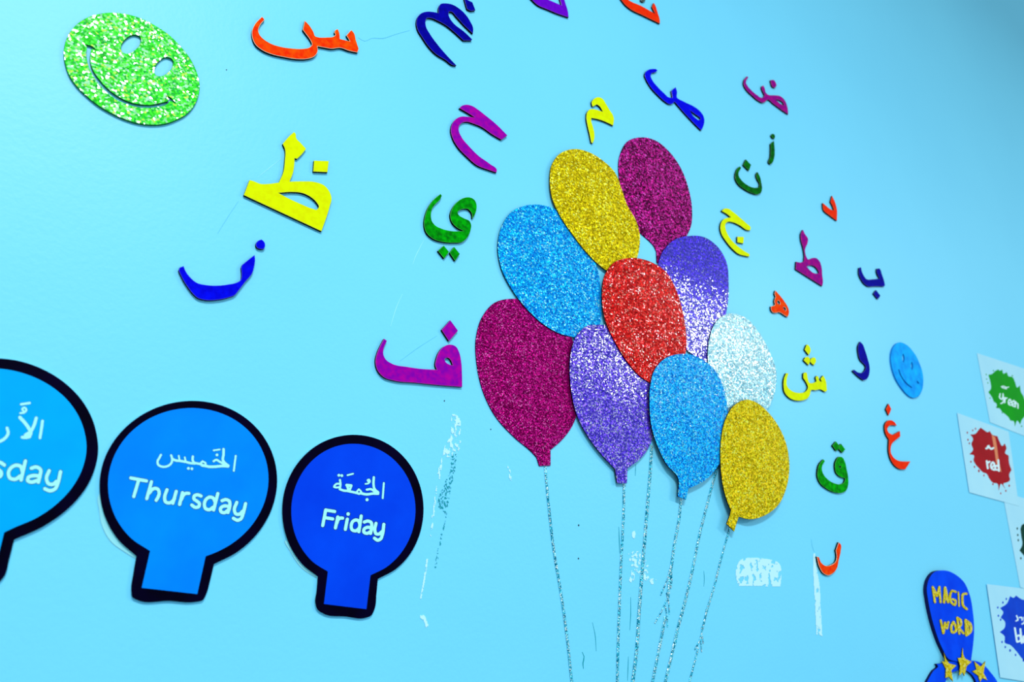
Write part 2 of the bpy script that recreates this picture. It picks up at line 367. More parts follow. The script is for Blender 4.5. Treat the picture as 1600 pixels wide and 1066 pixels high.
M['g_silver'] = glitter('silver_glitter', [(0, (120, 190, 215)), (.3, (165, 220, 235)), (.55, (205, 240, 248)), (.8, (245, 255, 255))], 420, .8, .7, .35, .6)
M['b_edge'] = plain('dark_foam_edge', (6, 0, 22), .8, .02)
PITCH, BT = .0021, .0020
def balloon(label, layer, mat, crop, body, edge=None):
    loops = [smooth(parse(body, crop), step=3)]
    s = Sheet(centre(loops)); s.O = Vector((s.O.x, -layer*PITCH, s.O.z))
    s.cut(loops, layer*PITCH, layer*PITCH+BT, .0002)
    o = s.build('paper_balloon', [mat, mat, edge or M['b_edge']])
    return tag(o, label, 'balloon', 'glitter foam balloons of the bunch')
c1, c2, c3, c4, c5 = (730, 400, 2.961), (770, 200, 3.135), (930, 200, 2.536), (880, 480, 3.33), (1090, 480, 2.961)
balloon('maroon glitter balloon at the far left of the bunch', 0, M['g_maroon'], c1,
 '215,198 130,215 72,280 42,380 45,500 75,630 130,740 220,840 300,908 322,932* 334,972* 386,970* 386,898* 440,850 490,780 510,725 525,650 515,500 470,350 390,260 310,215')
balloon('azure glitter balloon at the upper left of the bunch, behind the gold one', 1, M['g_cyan'], c2,
 '200,375 100,405 45,480 25,580 40,680 100,800 170,890 260,970 340,1012 405,1028 430,1040* 440,1072* 478,1065* 475,1020* 525,960 533,870 528,770 510,680 450,560 370,440 300,395')
balloon('gold glitter balloon at the top of the bunch', 2, M['g_gold'], c2,
 '400,103 330,125 290,180 280,260 290,340 330,430 390,520 460,610 520,670 553,695 575,705* 585,745* 625,735* 622,700* 700,650 718,590 720,520 700,450 660,380 632,300 600,220 540,160 470,118')
balloon('magenta glitter balloon at the top right of the bunch, its knot behind the violet one', 0, M['g_magenta'], c3,
 '190,37 130,52 98,110 95,200 115,300 165,400 238,478 243,490* 245,533* 285,545* 290,490* 350,445 378,395 384,320 370,240 340,160 290,90 240,50')
balloon('violet glitter balloon with a white sheen on its lower half', 1, M['g_violet'], c3,
 '370,428 430,432 480,465 520,530 529,610 522,720 500,800 470,880 445,935* 430,970* 400,960* 400,915* 330,840 280,720 250,620 248,550 275,480 320,440')
balloon('lilac and white glitter balloon between the maroon and azure ones', 2, M['g_lilac'], c4,
 '190,92 120,100 70,150 40,240 35,340 45,450 75,570 140,690 220,790 270,842* 282,917* 332,917* 335,840* 400,790 440,740 465,680 480,560 465,430 430,330 370,220 300,130 250,100')
balloon('bright red glitter balloon in the middle of the bunch', 3, M['g_red'], c3,
 '140,515 80,530 40,580 28,660 40,760 80,850 130,930 190,993 218,1010* 230,1050* 265,1045* 262,1010* 320,960 356,900 362,830 350,740 320,640 280,570 230,535')
balloon('silver-white glitter balloon at the right of the bunch', 2, M['g_silver'], c5,
 '140,30 85,70 55,150 48,240 60,330 100,430 150,490 220,530 290,520 330,465 360,380 363,290 330,200 280,110 215,45')
balloon('small azure glitter balloon low in front of the red one', 4, M['g_cyan'], c4,
 '620,243 540,262 480,320 455,400 450,500 460,620 490,720 540,820 600,895 603,920* 597,985* 640,1002* 652,945* 740,900 810,820 850,740 868,640 858,550 838,430 790,330 720,270 670,248')
balloon('lowest gold glitter balloon at the lower right of the bunch', 5, M['g_gold'], c5,
 '230,428 170,455 130,520 110,610 107,720 115,810 135,890 155,940* 150,965* 135,1003* 170,1038* 190,970* 240,982 310,965 370,920 410,840 425,740 415,650 380,560 320,480 270,440')

# ------------------------------------------------------------------ strings of glitter
M['g_string'] = glitter('teal_glitter_cord', [(0, (0, 105, 135)), (.25, (50, 175, 205)), (.55, (120, 220, 240)), (.8, (235, 255, 255))], 700, .8, .4, .4)
def ribbon(pts, w):
    """outline (pixels) of a stroke of width w with round ends"""
    P = [Vector(p) for p in pts]; Lf, Rt = [], []; N = len(P)
    if N == 1:
        return [(P[0].x+w/2*math.cos(a*math.pi/8), P[0].y+w/2*math.sin(a*math.pi/8)) for a in range(16)]
    dirs = []
    for i in range(N):
        d = (P[min(i+1, N-1)]-P[max(i-1, 0)]); dirs.append(d.normalized())
    ws = [w]*N if not callable(w) else [w(i/(N-1)) for i in range(N)]
    for p, d, ww in zip(P, dirs, ws):
        q = Vector((-d.y, d.x))*ww/2; Lf.append(tuple(p+q)); Rt.append(tuple(p-q))
    def cap(p, d, ww):
        a0 = math.atan2(d.x, -d.y)
        return [(p.x+ww/2*math.cos(a0-math.pi*k/6), p.y+ww/2*math.sin(a0-math.pi*k/6)) for k in range(1, 6)]
    return Lf + cap(P[-1], dirs[-1], ws[-1]) + Rt[::-1] + cap(P[0], -dirs[0], ws[0])
def tube(pts_px, w_px, d=.0008, seg=6, O=None):
    V, F = [], []
    P = [W(x, y, d) for x, y in pts_px]
    k = (W(pts_px[0][0]+1, pts_px[0][1], d)-W(pts_px[0][0], pts_px[0][1], d)).length
    r = w_px*k/2
    for i, p in enumerate(P):
        t = (P[min(i+1, len(P)-1)]-P[max(i-1, 0)]).normalized(); s_ = t.cross(Vector((0, 1, 0))).normalized()
        for a in range(seg):
            an = 2*math.pi*a/seg
            V.append(p + s_*r*math.cos(an) + Vector((0, 1, 0))*.0007*math.sin(an) - O)
    for i in range(len(P)-1):
        for a in range(seg):
            b_ = (a+1) % seg
            F.append((i*seg+a, i*seg+b_, (i+1)*seg+b_, (i+1)*seg+a))
    F.append(tuple(range(seg))[::-1]); F.append(tuple((len(P)-1)*seg+a for a in range(seg)))
    return V, F
SC = (820, 700, 2.912)
def string(label, main, w=3.4, extra=()):
    segs = [smooth(parse(x, SC), False, 5) for x in ([main] if isinstance(main, str) else main)]
    O = W(*segs[0][0]); root = None
    def mk(name, pts, ww, parent):
        V, F = tube(pts, ww, O=O)
        me = bpy.data.meshes.new(name); me.from_pydata(V, [], F); me.materials.append(M['g_string'])
        return link(name, me, parent, O if parent is None else Vector((0, 0, 0)))
    root = mk('balloon_string', segs[0], w, None)
    for sgm in segs[1:]: mk('string_length', sgm, w, root)
    for e in extra: mk('frayed_end', smooth(parse(e, SC), False, 5), 1.7, root)
    return tag(root, label, 'string', 'glitter strings hanging under the balloons')
string('glitter string hanging from the maroon balloon, leftmost of the strings', '93,85 105,220 135,480 165,660 195,880 215,1066 240,1250', 3.6)
string('glitter string hanging from the lilac balloon', '452,165 450,300 440,500 432,700 425,900 422,1066 420,1250', 3.4)
string('thick glitter string between the lilac and small azure balloons', '578,-10 572,100 560,250 540,500 520,760 510,920 492,1066 470,1250', 4.2)
string('glitter string from the small azure balloon, torn and spliced halfway down', ['712,235 700,340 680,450 668,540 658,620 652,680', '640,770 625,850 605,950 582,1066 545,1250'], 3.7,
 ['663,545 645,610 618,670', '645,660 655,700 658,755', '648,690 625,740 592,798', '668,560 670,600 665,640', '640,720 648,770 650,815'])
string('glitter string running from beside the lowest gold balloon, second from the right', '882,70 870,110 830,260 795,400 765,550 730,700 695,830 670,940 640,1066 600,1250', 3.2, ['705,805 695,850 685,900'])
string('thin glitter string hanging from the lowest gold balloon, rightmost of the strings', ['935,360 895,500 860,640 830,740 808,830', '790,910 775,970 750,1066 710,1240'], 2.4,
 ['806,815 806,850 813,890', '808,835 795,880 774,918', '800,860 803,900 805,928', '826,735 824,760 820,775'])

# ------------------------------------------------------------------ day signs
M['sign_black'] = plain('black_print', (5, 0, 34), .5, .02, (2, 0, 16), 25)
M['lam'] = plain('laminate_edge', (150, 225, 235), .2, .6)
M['film_edge'] = plain('dark_film_edge', (0, 90, 110), .4, .2)
M['ink_white'] = plain('white_print', (170, 250, 255), .3, .4)
for k, a, c in (('wed', (0, 172, 255), (0, 160, 248)), ('thu', (0, 140, 255), (0, 125, 252)), ('fri', (0, 72, 235), (0, 60, 222))):
    M['f_'+k] = plain(k+'_blue_print', a, .5, .03, c, 12)
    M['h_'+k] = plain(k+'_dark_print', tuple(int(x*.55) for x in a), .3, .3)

def strokes(sheet, crop, lst, d0, dt=.00012, grow=0.0, h=.45):
    """lst of (width, 'pts') in crop pixels: the round-ended strokes are united into one clean outline on a fine grid"""
    import numpy as np
    k = crop[2]; caps = []
    for wd, s_ in lst:
        P = parse(s_, crop); pts = smooth(P, False, 1.2) if len(P) > 2 else [p[:2] for p in P]
        for a, b_ in (list(zip(pts, pts[1:])) or [(pts[0], pts[0])]): caps.append((a, b_, (wd+grow)/k/2))
    x0 = min(min(a[0], b_[0])-r_ for a, b_, r_ in caps)-2*h; x1 = max(max(a[0], b_[0])+r_ for a, b_, r_ in caps)+2*h
    y0 = min(min(a[1], b_[1])-r_ for a, b_, r_ in caps)-2*h; y1 = max(max(a[1], b_[1])+r_ for a, b_, r_ in caps)+2*h
    nx, ny = int((x1-x0)/h)+2, int((y1-y0)/h)+2
    F = np.full((ny, nx), -9.0)
    for a, b_, r_ in caps:
        i0, i1 = max(0, int((min(a[0], b_[0])-r_-x0)/h)-1), min(nx, int((max(a[0], b_[0])+r_-x0)/h)+3)
        j0, j1 = max(0, int((min(a[1], b_[1])-r_-y0)/h)-1), min(ny, int((max(a[1], b_[1])+r_-y0)/h)+3)
        X, Y = np.meshgrid(x0+h*np.arange(i0, i1), y0+h*np.arange(j0, j1))
        dx, dy = b_[0]-a[0], b_[1]-a[1]; L2 = dx*dx+dy*dy
        t = np.clip(((X-a[0])*dx+(Y-a[1])*dy)/L2, 0, 1) if L2 > 1e-9 else 0*X
        f = r_-np.hypot(X-a[0]-t*dx, Y-a[1]-t*dy)
        F[j0:j1, i0:i1] = np.maximum(F[j0:j1, i0:i1], f)
    O = sheet.O; d1 = d0+dt; V, FF, MM = sheet.V, sheet.F, sheet.M
    def vert(x, y, d):
        q = W(x, y, d1); V.append((q.x-O.x, -d-O.y, q.z-O.z)); return len(V)-1
    I = F > 0; full = I[:-1, :-1] & I[1:, :-1] & I[:-1, 1:] & I[1:, 1:]; anyc = I[:-1, :-1] | I[1:, :-1] | I[:-1, 1:] | I[1:, 1:]
    for j_ in range(ny-1):
        i_ = 0; row = np.nonzero(anyc[j_])[0]
        if not len(row): continue
        i_ = int(row[0]); end = int(row[-1])
        while i_ <= end:
            if full[j_, i_]:
                e = i_
                while e <= end and full[j_, e]: e += 1
                xa, xb, ya, yb = x0+i_*h, x0+e*h, y0+j_*h, y0+(j_+1)*h
                FF.append((vert(xa, yb, d1), vert(xb, yb, d1), vert(xb, ya, d1), vert(xa, ya, d1))); MM.append(0)
                i_ = e; continue
            if anyc[j_, i_]:
                C = [(i_, j_+1), (i_+1, j_+1), (i_+1, j_), (i_, j_)]; poly = []; cross = []
                for q in range(4):
                    (ia, ja), (ib, jb) = C[q], C[(q+1) % 4]; fa, fb = F[ja, ia], F[jb, ib]
                    if fa > 0: poly.append((x0+ia*h, y0+ja*h))
                    if (fa > 0) != (fb > 0):
                        t = fa/(fa-fb); t = min(1, max(0, t)); p = (x0+h*(ia+(ib-ia)*t), y0+h*(ja+(jb-ja)*t)); poly.append(p); cross.append((p, fa > 0))
                if len(poly) >= 3: FF.append(tuple(vert(x, y, d1) for x, y in poly)); MM.append(0)
                if len(cross) == 2:
                    p, q = cross[0][0], cross[1][0]
                    if not cross[0][1]: p, q = q, p
                    FF.append((vert(p[0], p[1], d1), vert(p[0], p[1], d0), vert(q[0], q[1], d0), vert(q[0], q[1], d1))); MM.append(2)
            i_ += 1

def round_arc(txt, crop):
    """the round part of a sign is a fair curve: even out its radius about the centre of its circle"""
    P = parse(txt, crop); st = [i for i, p in enumerate(P) if p[2]]; i0 = st[0]
    # the arc runs from the last star on round to the first star
    idx = [(st[-1]+k) % len(P) for k in range((i0-st[-1]) % len(P)+1)]
    w_ = [W(P[i][0], P[i][1]) for i in idx]
    # least-squares circle
    import numpy as np
    A = np.array([[2*q.x, 2*q.z, 1] for q in w_]); b = np.array([q.x*q.x+q.z*q.z for q in w_])
    cx, cz, c = np.linalg.lstsq(A, b, rcond=None)[0]
    rr = [math.hypot(q.x-cx, q.z-cz) for q in w_]; r0 = math.sqrt(c+cx*cx+cz*cz)
    sm = rr[:]
    for it in range(3):
        sm = [sm[0]]+[.3*sm[k-1]+.4*sm[k]+.3*sm[k+1] for k in range(1, len(sm)-1)]+[sm[-1]]
    for k in range(1, len(idx)-1):
        f = (sm[k]*.8+r0*.2)/rr[k]; q = w_[k]
        x, z = cx+(q.x-cx)*f, cz+(q.z-cz)*f
        d = Vector((x, 0, z))-CAM; zz = -d.dot(back)
        P[idx[k]] = (800+FPX*d.dot(right)/zz, 533-FPX*d.dot(up)/zz, False)
    return smooth(P)

def sign(label, crop, outer, inner, key, latin, arabic, tcrop, latin_w, film=None):
    lo, li = [round_arc(outer, crop)], [round_arc(inner, crop)]
    O = centre(lo)
    root = empty('day_sign', O)
    t0 = .0030
    s = Sheet(O); s.cut(lo, .0006, t0, .0002); s.build('black_board', [M['sign_black'], M['sign_black'], M['lam']], root)
    s = Sheet(O); s.cut(li, t0, t0+.0003, 0); f = s.build('blue_face', [M['f_'+key]], root)
    t1 = t0+.0003
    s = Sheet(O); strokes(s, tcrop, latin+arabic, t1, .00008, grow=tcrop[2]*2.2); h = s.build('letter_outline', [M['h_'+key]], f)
    s = Sheet(O); strokes(s, tcrop, latin, t1, .0003); a = s.build('day_name', [M['ink_white']], f)
    s = Sheet(O); strokes(s, tcrop, arabic, t1, .0003, grow=6); b_ = s.build('arabic_day_name', [M['ink_white']], f)
    if film:
        s = Sheet(O); s.cut([smooth(parse(film, crop))], .0002, .0007, 0); s.build('laminate_margin', [M['lam'], M['lam'], M['film_edge']], root)
    return tag(root, label, 'sign', 'blue day-of-the-week signs'), O

def wl(wd, *ss): return [(wd, x) for x in ss]
thu_lat = wl(39, '110,435 295,470', '205,455 145,655', '355,480 300,680', '335,610 360,575 400,558 435,572 447,610 435,660 412,700',
 '540,575 512,670 522,718 560,732 600,716 630,680', '650,595 610,735', '725,610 690,750', '712,690 735,640 765,618 800,618',
 '945,650 905,635 865,648 860,682 895,710 925,738 918,775 878,785 835,757', '1145,620 1095,815',
 '1112,720 1090,675 1050,662 1005,690 985,745 1000,800 1045,812 1085,785', '1195,705 1240,692 1283,712 1288,760 1265,845',
 '1280,775 1220,768 1178,795 1182,835 1222,848 1268,815', '1370,725 1342,820 1360,862 1400,866 1440,830', '1475,740 1442,870 1422,918 1382,938 1330,915')
thu_ar = [(17, '1358,172 1345,270 1335,350'), (24, '1213,92 1212,160 1205,220 1235,262 1270,288'), (26, '1268,296 1200,292 1110,300 1040,300 975,285'),
 (20, '1095,235 1125,218 1165,240 1205,262 1240,285'), (17, '960,238 940,265 955,288 995,288 1000,262 962,236'), (22, '950,270 900,262 860,250 845,215 848,180'),
 (22, '870,262 820,258 770,245 700,232 640,225 600,205'), (16, '762,238 752,190'), (16, '690,228 680,172'), (20, '590,165 602,210 590,260 540,296 480,300 435,275 428,235 450,195 468,160'),
 (28, '795,321'), (28, '836,325'), (14, '1095,106 1168,96'), (28, '1135,160')]
sign('blue sign reading Thursday in Arabic and English with a black border', (140, 610, 3.045),
 '510,52 600,62 700,105 800,190 855,265 888,360 892,440 872,560 800,680 700,765 592,828* 575,900 555,970 540,998 500,1008 380,1003 230,1000 203,985 198,955 208,870 222,790* 135,710 85,610 55,500 48,420 62,330 120,230 220,135 350,72 430,55',
 '490,92 600,102 700,150 790,230 840,330 852,430 835,530 780,630 700,710 610,765 552,790* 512,970* 248,940* 288,765* 200,700 130,610 95,510 90,420 110,320 170,220 260,145 370,100',
 'thu', thu_lat, thu_ar, (190, 690, 7.614), 38,
 '58,480* 42,500 46,570 58,640 100,718 165,768 218,800* 222,785* 135,700 85,600')
fri_lat = wl(40, '155,550 117,750', '155,552 270,570', '142,648 245,665', '310,640 280,780', '300,715 315,675 340,655 372,655', '432,668 407,798',
 '610,628 580,828', '592,730 575,690 545,678 505,695 482,750 495,805 540,818 578,790', '650,705 695,692 738,712 745,765 730,850',
 '740,780 690,772 648,795 645,835 685,850 728,828', '800,722 785,815 800,855 840,858 872,830', '900,735 880,870 862,918 822,938 780,912') + [(46, '443,602')]
fri_ar = [(18, '900,205 893,300 886,398'), (24, '772,132 768,220 780,280 828,325'), (26, '826,342 760,340 680,350 600,335'), (22, '682,290 730,283 790,320'),
 (17, '580,285 556,320 580,346 612,322 582,288'), (24, '565,335 510,322 440,308'), (30, '425,232 480,238'), (26, '430,240 450,300'), (22, '485,240 462,295'),
 (24, '450,305 380,300 340,285'), (20, '338,165 345,225 335,285'), (18, '335,215 295,215 262,255 300,262 340,255'), (30, '324,106'), (30, '362,110'),
 (16, '435,105 505,86'), (14, '665,216 700,210 722,185 712,160 690,168 702,188'), (34, '685,418')]
sign('dark blue sign reading Friday in Arabic and English with a black border', (430, 670, 3.4375),
 '425,38 520,45 600,80 690,150 745,225 785,320 795,430 775,580 720,690 650,750 552,808* 545,880 532,975 515,1005 480,1018 380,1010 260,995 225,970 215,940 222,870 228,795* 150,740 90,650 50,550 38,440 48,340 90,220 170,130 260,70 340,45',
 '425,85 510,95 600,140 690,230 740,330 755,430 735,560 680,660 600,740 512,788* 490,970* 262,942* 283,768* 200,715 130,620 95,520 87,420 110,310 170,200 250,125 340,92',
 'fri', fri_lat, fri_ar, (490, 730, 8.2), 38,
 '60,600* 58,600 85,665 140,745 228,806* 228,790* 150,735 90,650')
wed_lat = wl(33, '40,692 0,668 -35,676 -45,705 -15,732 12,762 5,795 -30,802 -55,790', '235,655 195,830', '205,745 190,705 155,694 105,715 78,765 92,812 140,824 185,795',
 '290,722 335,710 375,735 370,790 355,850', '365,795 310,790 262,808 256,835 290,850 342,835', '455,745 430,820 450,865 490,870 522,845', '560,755 535,860 512,910 462,930 415,912')
wed_ar = [(21, '393,285 383,360 370,440'), (26, '185,252 225,295 265,350 285,395 272,425'), (24, '335,258 315,325 280,385 235,415'), (22, '205,435 240,438 275,430'),
 (13, '188,212 225,205 245,180 225,160 205,175 218,192'), (16, '195,130 275,118'), (22, '65,350 75,400 50,440 0,472 -45,480')]
sign('light blue day sign cut off by the left edge of the photo, ending in sday', (0, 540, 2.806),
 '0,52 80,62 150,85 220,125 290,175 355,250 400,330 425,400 428,450 418,540 390,610 330,690 270,740 180,790 62,852* 40,940 20,1010 0,1035 -40,1060 -170,1050 -300,1040 -330,1000 -320,850* -400,750 -450,650 -480,500 -470,380 -420,240 -320,140 -200,80 -100,55',
 '0,97 60,105 130,130 210,175 290,250 345,320 370,390 378,440 365,540 320,620 250,690 160,750 60,800 18,820* -28,1010* -270,985* -270,830* -340,740 -400,640 -430,500 -420,390 -370,270 -290,180 -180,120 -90,100',
 'wed', wed_lat, wed_ar, (0, 610, 5.922), 32)

# ------------------------------------------------------------------ magic word sign
MC = (1440, 880, 5.73)
M['foam_blue'] = plain('royal_blue_foam', (0, 78, 245), .6, .02, (0, 62, 228), 20)
M['foam_side'] = plain('navy_foam_edge', (0, 8, 70), .8, .2)
M['g_letters'] = glitter('gold_letter_glitter', [(0, (185, 150, 0)), (.2, (222, 188, 5)), (.6, (245, 215, 20)), (.9, (255, 248, 160))], 520, .4, .2, .4)
lo = [smooth(parse('190,66 120,80 70,140 50,220 62,340 90,480 130,620 190,770 250,865 320,882 390,890 442,890* 462,740 472,600 462,450 430,280 380,170 300,100 250,75', MC))]
O = centre(lo); root = empty('word_sign', O)
s = Sheet(O); s.cut(lo, 0, .009, .0006); s.build('board', [M['foam_blue'], M['foam_blue'], M['foam_side']], root)
magic = {'letter_m': wl(20, '100,215 120,350', '105,225 138,295', '138,295 160,215', '158,220 170,350'),
 'letter_a': wl(22, '210,220 202,352', '212,222 238,350', '205,320 235,325'),
 'letter_g': wl(20, '305,258 275,250 256,295 265,350 298,375 302,335 278,325'),
 'letter_i': wl(14, '330,262 336,385'),
 'letter_c': wl(21, '402,275 375,278 366,330 375,385 405,412'),
 'letter_w': wl(20, '172,515 195,628', '198,625 210,535', '210,540 228,585', '228,585 240,530'),
 'letter_o': wl(22, '285,530 266,570 280,622 306,610 302,560 287,532'),
 'letter_r': wl(20, '320,490 338,632', '322,492 350,512 350,560 326,582', '335,580 375,630'),
 'letter_d': wl(24, '395,512 402,645', '397,515 435,545 440,610 404,645', '412,550 415,620')}
for nm, st in magic.items():
    s = Sheet(O)
    strokes(s, MC, st, .009, .0014); s.build(nm, [M['g_letters'], M['g_letters'], M['edge']], root)
tag(root, 'blue rounded board with gold lettering reading MAGIC WORD', 'sign')
ring = [smooth(parse('20,1160 40,1090 70,1030 110,965 150,925 135,905* 185,900 260,880 340,880 440,876 500,880 560,915 620,980 680,1066 700,1160 660,1300 540,1400 360,1430 180,1390 60,1290', MC)),
        smooth(parse('215,1066 250,1000 310,968 400,965 460,1010 490,1066 500,1160 460,1260 360,1300 260,1260 215,1170', MC))]
s = Sheet(centre(ring)); s.cut(ring, 0, .006, .0005)
tag(s.build('foam_ring', [M['foam_blue'], M['foam_blue'], M['foam_side']]), 'blue foam ring below the gold-lettered board, cut off by the bottom edge', 'decoration')
for lab, st, d in (('gold glitter star at the left of the three on the blue foam ring', '200,803* 225,870 250,900* 312,918* 268,960* 283,1062* 245,1018* 215,1030* 218,950* 183,880* 210,885*', .006),
 ('gold glitter star in the middle of the three, below the word board', '368,760* 380,835 390,855* 448,885* 405,925* 385,1012* 370,978* 338,1008* 346,920* 325,852* 358,848*', .0092),
 ('gold glitter star at the right of the three on the blue foam ring', '472,880* 530,930* 573,880* 556,985* 590,1050* 545,1030* 525,1066* 508,1010* 455,970* 492,955*', .006)):
    lp = [smooth(parse(st, MC))]
    s = Sheet(centre(lp)); s.O.y = -d; s.cut(lp, d, d+.002, .0003)
    tag(s.build('glitter_star', [M['g_letters'], M['g_letters'], M['edge']]), lab, 'star', 'gold stars on the blue ring')

# ------------------------------------------------------------------ colour cards
def card(label, corners, d, splat, crop, colour, c2, text=(), ar=(), drops=(), streak=None, tw=9):
    lp = [[tuple(c) for c in corners]]
    m_c = M['card'] if 'card' in M else M.setdefault('card', plain('laminated_white_card', (182, 230, 248), .25, .2, (172, 224, 246), 8))
    O = centre(lp); O.y = -d; root = empty('colour_card', O)
    s = Sheet(O); s.cut(lp, d, d+.0005, 0); s.build('card', [m_c], root)
    d1 = d+.0005
    mm = plain(colour_name(colour)+'_splash_ink', colour, .4, .03, c2, 14)
    s = Sheet(O); s.cut([smooth(parse(splat, crop), step=1)], d1, d1+.0001, 0)
    sp = s.build('paint_splash', [mm], root)
    for i, (x, y, r) in enumerate(drops):
        s = Sheet(O)
        px, py = crop[0]+x/crop[2], crop[1]+y/crop[2]
        s.cut([[(px+.75*r/crop[2]*math.cos(a*math.pi/5), py+1.2*r/crop[2]*math.sin(a*math.pi/5)) for a in range(10)]], d1, d1+.0001, 0)
        s.build('paint_drop', [mm], root)
    if streak:  # orange reflection on the laminate, painted as a flat coloured shape
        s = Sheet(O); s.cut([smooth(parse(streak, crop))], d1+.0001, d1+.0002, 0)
        s.build('painted_reflection', [plain('painted_orange_reflection', (235, 120, 60), .3, .4)], sp)
    for nm, st in (('colour_name', text), ('arabic_colour_name', ar)):
        if st:
            s = Sheet(O); strokes(s, crop, st, d1+.0001, .0002); s.build(nm, [M['ink_pale']], sp)
    return tag(root, label, 'card', 'paint splash colour cards')
def colour_name(c): return {0: 'red', 1: 'green', 2: 'blue'}[max(range(3), key=lambda i: c[i])]
M['ink_pale'] = plain('pale_print', (225, 245, 250), .3, .3)
g = (1520, 540, 7.61)
card('white card with a green paint splash, topmost of the cards at the right edge', [(1526.6, 551.8), (1612, 580), (1632, 694), (1547, 660)], .0006,
 '300,285* 325,300 350,285* 365,335 405,318* 425,365 470,375 500,430 530,500 560,475* 575,560 600,600 620,660 645,700 640,790 610,850 580,890 565,940* 530,895 500,965* 485,900 445,890 430,860 400,830 350,790 310,745 285,745* 280,690 250,670* 230,620 185,555* 215,515 210,440 185,350* 235,335 265,305*', g, (0, 158, 0), (0, 145, 10),
 wl(15, '325,575 320,620 345,640 360,600', '360,575 355,680 335,690', '385,620 380,680', '385,635 405,625', '425,690 455,670 440,640 422,670 435,705 455,710', '470,700 500,690 488,655 468,680 478,720 500,725', '510,670 505,730', '512,685 530,690 538,745'),
 wl(12, '340,490 370,485 400,500 425,495', '350,500 400,515'), [(160, 345, 8), (165, 400, 8), (180, 445, 8), (205, 625, 8), (285, 735, 9), (350, 800, 8), (470, 360, 9), (580, 960, 9), (245, 300, 8)])
r = (1490, 630, 6.27)
card('white card with a red paint splash and a painted orange reflection', [(1495.6, 645.2), (1576, 674.7), (1592, 791), (1514.7, 769.6)], .0013,
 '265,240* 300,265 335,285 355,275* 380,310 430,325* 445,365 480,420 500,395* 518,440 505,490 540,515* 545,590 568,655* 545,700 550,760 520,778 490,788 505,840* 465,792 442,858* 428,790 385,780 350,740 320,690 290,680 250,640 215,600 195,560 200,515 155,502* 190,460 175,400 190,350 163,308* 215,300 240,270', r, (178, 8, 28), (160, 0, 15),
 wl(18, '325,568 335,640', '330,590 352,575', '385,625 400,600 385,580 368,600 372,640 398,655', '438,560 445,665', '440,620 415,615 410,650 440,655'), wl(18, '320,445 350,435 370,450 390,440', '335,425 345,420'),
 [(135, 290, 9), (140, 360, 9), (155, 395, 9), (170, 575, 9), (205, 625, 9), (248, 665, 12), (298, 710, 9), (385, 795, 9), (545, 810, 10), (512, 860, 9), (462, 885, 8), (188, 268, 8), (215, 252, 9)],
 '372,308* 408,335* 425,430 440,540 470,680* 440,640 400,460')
k = (1530, 780, 3.727)
card('white card with a dark green splash, cut off at right above the blue card', [(1566, 768), (1660, 798), (1684, 945), (1594.4, 918)], .0006,
 '240,175* 250,150 275,140* 320,150 380,180 440,240 470,330 480,420 440,450 380,440 320,400 280,370 260,330 235,300* 250,270 245,215', k, (0, 70, 50), (0, 50, 40), (), (), [(222, 172, 6), (225, 210, 6), (228, 240, 6), (243, 345, 6)])
card('white card with a blue splash reading blue, lowest of the cards at the right edge', [(1542, 912.8), (1640, 925), (1664, 1075), (1563, 1059)], .0020,
 '180,565* 200,575 215,562* 240,580 300,600 360,650 400,740 420,850 400,950 350,985 300,970 255,935 215,885 180,850 150,838 148,800 120,775* 148,750 150,715 125,690* 140,660 122,635* 160,610', k, (0, 75, 215), (0, 55, 195),
 wl(11, '208,752 220,830', '215,800 235,795 240,825 222,832', '240,758 248,838', '258,800 262,835 280,840', '285,800 290,845', '305,825 325,820 315,800 302,820 312,850 330,845'),
 wl(8, '218,680 225,705 215,710', '235,690 248,690 250,705', '262,690 262,720 250,728'),
 [(108, 632, 6), (112, 680, 6), (125, 703, 6), (133, 833, 6), (152, 862, 6), (180, 882, 7), (212, 908, 6), (138, 603, 6), (158, 582, 6), (258, 940, 7)])

# ------------------------------------------------------------------ adhesive marks left on the wall
M['residue'] = plain('pale_tape_residue', (196, 240, 250), .6, .2)
M['residue2'] = plain('teal_glue_residue', (20, 150, 165), .6, .2)
def inside(p, P):
    c = False; x, y = p
    for i in range(len(P)):
        (x1, y1), (x2, y2) = P[i-1], P[i]
        if (y1 > y) != (y2 > y) and x < (x2-x1)*(y-y1)/(y2-y1)+x1: c = not c
    return c
def residue(label, crop, poly, thr, sx, sy, mat='residue', cell=.8, seed=0, name='tape_residue'):
    P = smooth(parse(poly, crop)); xs = [p[0] for p in P]; ys = [p[1] for p in P]
    O = centre([P]); V, F = [], []
    y = min(ys)
    while y < max(ys):
        x = min(xs)
        while x < max(xs):
            if inside((x, y), P):
                q = noise.noise(Vector((x/sx+seed, y/sy, seed*1.7))) + .45*noise.noise(Vector((x/sx*2.7, y/sy*2.7+seed, 5)))
                if q > thr:
                    j = [(0, 0), (cell, 0), (cell, cell), (0, cell)]
                    b0 = len(V)
                    for dx, dy in j:
                        a = x+dx; c_ = y+dy
                        a += .5*cell*noise.noise(Vector((a*1.3, c_*1.3, 1))); c_ += .5*cell*noise.noise(Vector((a*1.3, c_*1.3, 7)))
                        V.append(W(a, c_, .0005)-O)
                    for dx, dy in j: V.append(W(x+dx, y+dy, 0)-O)
                    F += [(b0+3, b0+2, b0+1, b0), (b0, b0+1, b0+5, b0+4), (b0+1, b0+2, b0+6, b0+5), (b0+2, b0+3, b0+7, b0+6), (b0+3, b0, b0+4, b0+7)]
            x += cell
        y += cell
    me = bpy.data.meshes.new(name); me.from_pydata(V, [], F); me.materials.append(M[mat])
    return tag(link(name, me, None, O), label, 'tape mark')
